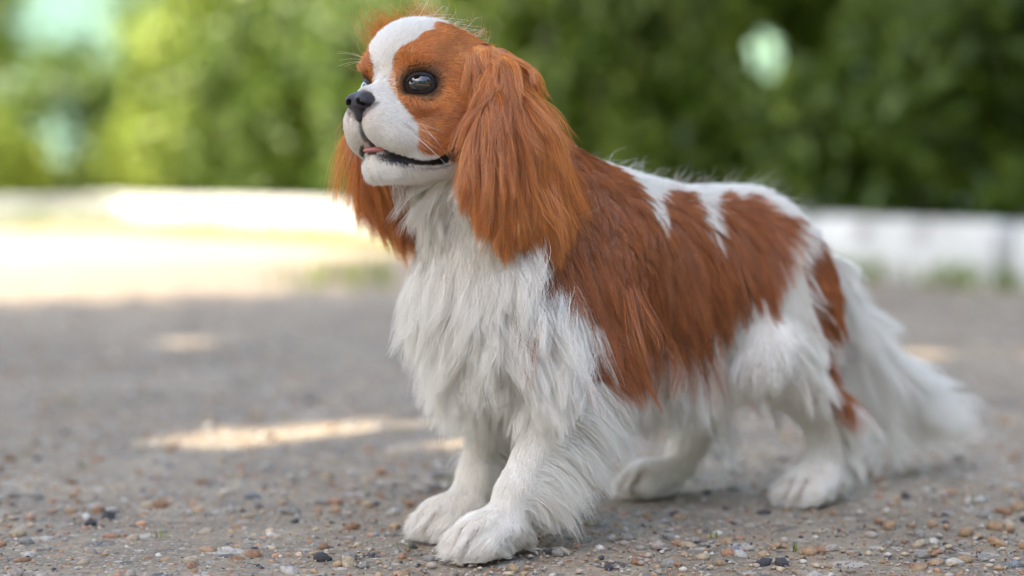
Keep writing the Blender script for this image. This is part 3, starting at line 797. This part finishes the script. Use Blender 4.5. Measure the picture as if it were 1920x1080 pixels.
# trunk
def fur_trunk():
    w = np.isin(TG, [TORSO, NECK]).astype(float); w *= np.where(TC[:, 0] > .07, .5, 1)*np.where(TC[:, 1] < -.02, .45, 1)
    P, N, g = roots(cnt(80000), w); n = len(P)
    x, y, z = P.T; side = sstep(.0, .7, 1-N[:, 2])
    L = .022+.042*side*sstep(.33, .25, z)
    low = sstep(.220, .165, z)*sstep(.10, .05, x)
    L = L+.014*low
    L = np.where(g == NECK, .026, L)*rng.uniform(.6, 1.1, n)
    c = vec(n, (-1, 0, -.15))*(1-side[:, None])+vec(n, (-.30, 0, -1))*side[:, None]
    c = c+.30*np.stack([noise3(P, 16, 21), 0*x, .5*noise3(P, 16, 22)], 1)
    S = grow(P, N, L, c, .13+.06*low, .22*side+.04, 9, .006, .045, .55, n//34, .0016, .6, cpow=1.2)
    return fur_object('body_fur', S, colours(P, g, n), .00020, .00004)
def fur_belly():
    w = np.isin(TG, [TORSO])*sstep(.215, .175, TC[:, 2])*sstep(.08, .04, TC[:, 0])*(.35+np.abs(TC[:, 1])/.04)*np.where(TC[:, 1] < 0, .5, 1)
    P, N, g = roots(cnt(22000), w); n = len(P); x, y, z = P.T
    L = np.interp(x, [-.22, -.15, -.05, .05, .1], [.085, .102, .106, .090, .05])*rng.uniform(.4, 1.08, n)
    c = vec(n, (-.35, 0, -1))+.3*np.stack([noise3(P, 25, 23), noise3(P, 25, 24), 0*x], 1)
    S = grow(P, N, L, c, .30, .45, 11, .002, .09, .82, n//50, .0050, .8, gdir=(-.18, 0, -1), cpow=1.0)
    ph = np.degrees(np.arctan2(np.abs(y), z-.235))
    return fur_object('belly_fur', S, colours(P, g, n, is_brown(P, g) & (ph < 124)), .00021, .00004)
# chest ruff and throat
def fur_chest():
    wn_ = ((TC[:, 0]-.03)*(-.64)+(TC[:, 2]-.262)*.768)
    f = sstep(.080, .120, TC[:, 0])*np.isin(TG, [TORSO])*(TC[:, 2] > .15) + np.isin(TG, [NECK])*(wn_ < .010)
    f = f*(1-sstep(.046, .060, np.abs(TC[:, 1]))*sstep(.215, .245, TC[:, 2]))
    P, N, g = roots(cnt(42000), f.astype(float)); n = len(P); x, y, z = P.T
    L = np.interp(z, [.15, .20, .28, .34, .38], [.082, .102, .098, .066, .022])*rng.uniform(.5, 1.1, n)
    c = vec(n, (.20, 0, -1))+np.stack([0*x, .55*np.sign(y)*sstep(.005, .05, np.abs(y)), 0*x], 1)+.45*np.stack([noise3(P, 18, 31), noise3(P, 18, 32), 0*x], 1)
    S = grow(P, N, L, c, np.interp(z, [.2, .33, .38], [.42, .36, .2]), .20, 13, .009, .055, .74, n//42, .0080, .85, cpow=1.0)
    return fur_object('chest_fur', S, colours(P, g, n, is_brown(P, g)), .00021, .00004)
def fur_leg(name, g_, front, count, far):
    w = (TG == g_)*1.0
    P, N, g = roots(cnt(count), w); n = len(P); x, y, z = P.T
    back = sstep(.05, -.55, N[:, 0])
    if front:
        L = .012+.014*sstep(.10, .16, z)+.02*back*sstep(.02, .05, z)
        c = vec(n, (.05, 0, -1))*(1-back[:, None])+vec(n, (-.8, 0, -.6))*back[:, None]
    else:
        L = .013+.013*sstep(.12, .2, z)+.02*back*sstep(.02, .04, z)
        fr = sstep(.1, .6, N[:, 0])*sstep(.11, .16, z); L = L+.024*fr
        c = vec(n, (-.2, 0, -1))*(1-back[:, None])+vec(n, (-.6, 0, -1))*back[:, None]
    foot = sstep(.036, .024, z)
    L = L*(1-foot)+foot*(.012+.011*sstep(.2, .8, N[:, 0])+.022*sstep(-.1, -.7, N[:, 0]))
    c = c*(1-foot[:, None])+foot[:, None]*np.stack([np.where(N[:, 0] > -.2, .8, -1), 0*x, -.7+0*x], 1)
    tg = toe_gap(P); L = L*rng.uniform(.6, 1.1, n)*(1-.3*tg)
    S = grow(P, N, L, c, .10+.10*back+.03*foot, .08+.25*back*(1-foot), 8, .0015+.003*back, .045, .32+.25*back, n//24, .0008, .6, cpow=1.3)
    col = colours(P, g, n); k = tg[:, None]*.5; col = col*(1-k)+np.array((.45, .34, .25))*k
    return fur_object(name, S, col, .00019, .00004)
def fur_feather(name, g_, front, count, sgn):
    w = (TG == g_)*sstep(.25, -.35, nrm(TN)[:, 0])*np.where(TC[:, 2] > (.040 if front else .045), 1, 0)*np.where(TC[:, 2] < (.19 if front else .25), 1, 0)
    P, N, g = roots(cnt(count), w.astype(float)); n = len(P); x, y, z = P.T
    if front:
        L = np.interp(z, [.035, .06, .10, .15, .19], [.035, .066, .076, .058, .03])*rng.uniform(.4, 1.08, n)
        c = vec(n, (-1, .10, -.30) if sgn > 0 else (-.45, -.8, -.4))+.25*np.stack([0*x, noise3(P, 40, 61), noise3(P, 40, 62)], 1); S = grow(P, N, L, c, .42, .55, 13, .004, .10, .62, n//16, .0030, .6, gdir=(-.05, 0, -1), cpow=1.3)
    else:
        L = np.interp(z, [.04, .07, .12, .18, .25], [.040, .068, .066, .055, .03])*rng.uniform(.45, 1.08, n)
        c = vec(n, (-.8, 0, -.8)); S = grow(P, N, L, c, .34, .42, 12, .003, .07, .82, n//50, .0030, .7, cpow=.95)
    return fur_object(name, S, colours(P, g, n), .00020, .00004)
def fur_tail():
    w = (TG == TAIL)*(TC[:, 0] < -.275)
    P, N, g = roots(cnt(22000), w.astype(float)); n = len(P); x, y, z = P.T
    s = sstep(-.28, -.33, x); under = sstep(.5, -.5, N[:, 2])
    far_ = sstep(-.36, -.42, x)
    L = (.025+.070*s+.035*s*under+.025*far_)*rng.uniform(.45, 1.1, n)
    c = vec(n, (-.70, .1, -.8))+np.stack([-.9*sstep(-.36, -.42, x), .1+0*x, -.6*under], 1)
    S = grow(P, N, L, c, .24, .20+.25*under, 12, .002, .08, .80, n//60, .0050, .6, gdir=np.stack([-.25-1.1*far_, .05+0*x, -1+.35*far_], 1), cpow=.95)
    tip = sstep(.4, 1, np.linspace(0, 1, 12))[None]*sstep(-.37, -.42, x)[:, None]
    S[:, :, 2] += tip*.022; S[:, :, 0] -= tip*.012
    return fur_object('tail_fur', S, colours(P, g, n, np.zeros(n, bool)), .00022, .00004)
def fur_ear(name, g_, count):
    sgn = 1 if g_ == EARL else -1; dx = 0 if sgn > 0 else -.002
    w = (TG == g_)*1.0
    P, N, g = roots(cnt(count), w); n = len(P); h = to_head(P); hz = h[:, 2]; hx = h[:, 0]-dx
    out = sstep(-.5, .3, N[:, 1]*sgn)
    L = np.interp(hz, [-.085, -.06, -.03, -.012, .005, .03], [.074, .090, .100, .090, .055, .036])*rng.uniform(.66, 1.04, n)*(.80+.20*out)
    L = L*np.interp(hx, [-.105, -.06, -.02], [1.30, 1.10, .86])*np.where(hx < -.07, np.interp(hz, [-.035, -.01], [1., .62]), 1.)
    lowr = sstep(-.03, -.07, hz)
    fan = np.interp(hz, [-.05, -.02, .01], [10., 4., 0.])
    rear = sstep(-.07, -.10, hx)*sstep(-.01, -.04, hz)
    c = np.stack([np.interp(hz, [-.06, .0], [-.20, .04]), (.12+.24*rear+.10*lowr)*sgn, -1+0*hx], 1)+np.stack([(hx+.062)*fan*(1 if sgn > 0 else .35)-(0 if sgn > 0 else .08), 0*hx, 0*hx], 1)
    top = sstep(.008, .032, hz)
    c = c*(1-top[:, None])+np.stack([-.08+0*hx, (.05+.32*sstep(-.1, .6, N[:, 1]*sgn))*sgn, -.9+0*hx], 1)*top[:, None]
    c = c+.13*np.stack([noise3(P, 24, 41), .4*noise3(P, 24, 42), 0*hx], 1)
    S = grow(P, N, L, c, .10-.05*top, .22+.9*top, 13, .004-.002*top+.009*lowr*(sgn > 0), .035, .62, n//34, .0030, .75, cpow=1.2)
    ch = S[:, -1]-S[:, 0]; keep = ch[:, 2] < (-.60 if sgn > 0 else -.86)*np.linalg.norm(ch, axis=1)
    S, P, g = S[keep], P[keep], g[keep]; n = len(P)
    return fur_object(name, S, colours(P, g, n, np.ones(n, bool)), .00019, .00004)
def fur_tufts():
    # the wind lifts the hair on top of the far ear
    h = to_head(TC); w = ((TG == EARR) & (h[:, 2] > .018) & (h[:, 0] < -.06) | (TG == HEAD) & (h[:, 1] < -.034) & (h[:, 2] > .012) & (h[:, 0] < -.060))*1.0
    P, N, g = roots(cnt(1700), w); n = len(P)
    L = rng.uniform(.025, .068, n); c = vec(n, (.25, -.1, 1.0))
    S = grow(P, N, L, c, .30, -.10, 11, .002, .30, .62, 45, .009, .9, cpow=1.0)
    fur_object('ear_tuft', S, colours(P, g, n, np.ones(n, bool)), .00015, .00004)
    # stray hairs along the back and over the skull
    w = ((TG == TORSO) & (TC[:, 2] > .285) | (TG == HEAD) & (h[:, 2] > .03) & (h[:, 0] < -.03))*1.0
    P, N, g = roots(cnt(600), w); n = len(P)
    S = grow(P, N, rng.uniform(.018, .042, n), vec(n, (-1, 0, .25)), .42, .05, 9, .002, .25, .35, 60, .004, .6)
    fur_object('stray_hair', S, colours(P, g, n), .00012, .00004)
def whiskers():
    S = []; C = []
    for s in (1, -1):
        for i in range(15):
            a = rng.uniform(-.004, .026); z = rng.uniform(-.046, -.030); p = hp(a, 0, z)
            o = hp(a, .06*s, z)
            # start on the skin: walk inwards from the side
            for t in np.linspace(0, 1, 60):
                q = o*(1-t)+p*t
                if fd.sample(q[None])[0][0] < .0: break
            d = HMn @ nrm(np.array((rng.uniform(-.9, .3), s*1.0, rng.uniform(-.75, .05)))); L = rng.uniform(.022, .048); g = np.array((0, 0, -1.))
            pts = [q+d*L*t+g*L*.28*t*t+HMn @ np.array((-.25*L*t*t, 0, 0)) for t in np.linspace(0, 1, 9)]; S.append(pts); C.append((.10, .08, .07) if rng.random() < .3 else (.85, .82, .78))
        for i in range(5):
            q = hp(-.004, .024*s, .021); d = HMn @ nrm(np.array((.7, s*.9, rng.uniform(.2, .9)))); L = rng.uniform(.022, .036)
            S.append([q+d*L*t+np.array((0, 0, -1.))*L*.3*t*t for t in np.linspace(0, 1, 9)]); C.append((.80, .68, .45))
    return fur_object('whiskers', np.array(S), np.array(C), .00016, .00004)
def fur_head():
    h = to_head(TC)
    w = (TG == HEAD)*1.0*np.where(h[:, 1] < -.01, .55, 1)
    w *= (lip_dist(h) > .0015)*(eye_dist(h) > .0146)*(nose_dist(h) > .0118)
    P, N, g = roots(cnt(90000), w); n = len(P); h = to_head(P); hx, hy, hz = h.T; ah_ = np.abs(hy)
    muz = sstep(-.005, .012, hx)
    L = (.0085-.0045*muz)
    L = L+.004*sstep(-.03, -.08, hx)+.006*sstep(-.066, -.078, hz)
    L = np.where(eye_dist(h) < .020, .004, L)*rng.uniform(.6, 1.1, n)*(.40+.60*sstep(.0015, .0065, lip_dist(h)))
    sg = np.sign(hy)
    d = np.stack([-1+0*hx, .55*hy/.03, -.25+0*hx], 1)                      # swept back from the nose
    top = sstep(.005, .03, hz)
    d = d*(1-top[:, None])+np.stack([-1+0*hx, .5*hy/.03, .25+0*hx], 1)*top[:, None]
    lipz = sstep(-.030, -.048, hz)*sstep(-.02, .0, hx)
    d = d*(1-lipz[:, None])+np.stack([-.45+0*hx, .3*sg, -.9+0*hx], 1)*lipz[:, None]
    eye = np.array(EYES)[(hy < 0).astype(int)]; rel = h-eye; de = np.linalg.norm(rel, axis=1)
    ke = sstep(.030, .017, de)[:, None]; d = d*(1-ke*.7)+nrm(rel)*ke*1.4
    d = d @ HMn.T + .15*np.stack([noise3(P, 70, 51), noise3(P, 70, 52), noise3(P, 70, 53)], 1)
    S = grow(P, N, L, d, .20, .03, 5, .001, .10, .35, n//14, 0)
    br = is_brown(P, g); col = colours(P, g, n, br)
    k = (1-sstep(.0150, .0205, de))[:, None]*.8; col = col*(1-k)+np.array((.02, .012, .010))*k
    nd = nose_dist(h); k = (1-sstep(.0130, .0165, nd))[:, None]*.75*(hz < -.018)[:, None]; col = col*(1-k)+np.array((.03, .025, .025))*k
    ld = lip_dist(h); mz = np.interp(hx, [-.034, -.026, -.014, .004, .020, .0265, .029], [-.059, -.0655, -.0695, -.0675, -.0618, -.056, -.054])
    k = (1-sstep(.0010, .0042, ld))[:, None]*.75*(hz < mz+.001)[:, None]; col = col*(1-k)+np.array((.04, .03, .03))*k
    k = ((1-sstep(.004, .009, np.abs(ah_-.004)))*(1-sstep(.0005, .0080, ld))*(hz < mz)*(hx > .012)*.8*rng.uniform(.5, 1, n))[:, None]; col = col*(1-k)+np.array((.05, .045, .045))*k
    k = ((1-sstep(.0022, .0050, np.abs(hy)))*sstep(-.022, -.026, hz)*(hx > .015)*(hz > mz)*.8)[:, None]; col = col*(1-k)+np.array((.05, .045, .05))*k          # dark line from nose to lip
    pk = np.exp(-((hx-.028)**2/.009**2+(ah_-.011)**2/.006**2+(hz+.030)**2/.008**2))[:, None]*.55; col = col*(1-pk)+np.array((.70, .43, .40))*pk         # pink skin beside the nose
    tp = (np.exp(-((hx+.058)**2/.026**2+(hz-.022)**2/.024**2))*br*.45)[:, None]; col = col*(1-tp*(1-np.array((.55, .42, .40))))                          # darker temples
    return fur_object('head_fur', S, col, .00015, .00004)
fur_trunk(); fur_belly(); fur_chest(); fur_tail(); fur_head(); fur_tufts(); whiskers()
fur_ear('ear_fur', EARL, 32000); fur_ear('ear_fur', EARR, 16000)
for g_, front, n1, n2, sg in ((LFL, True, 24000, 15000, 1), (LFR, True, 12000, 7000, -1), (LRL, False, 30000, 9000, 1), (LRR, False, 10000, 2500, -1)):
    fur_leg('leg_fur', g_, front, n1, sg < 0); fur_feather('leg_feathering', g_, front, n2, sg)
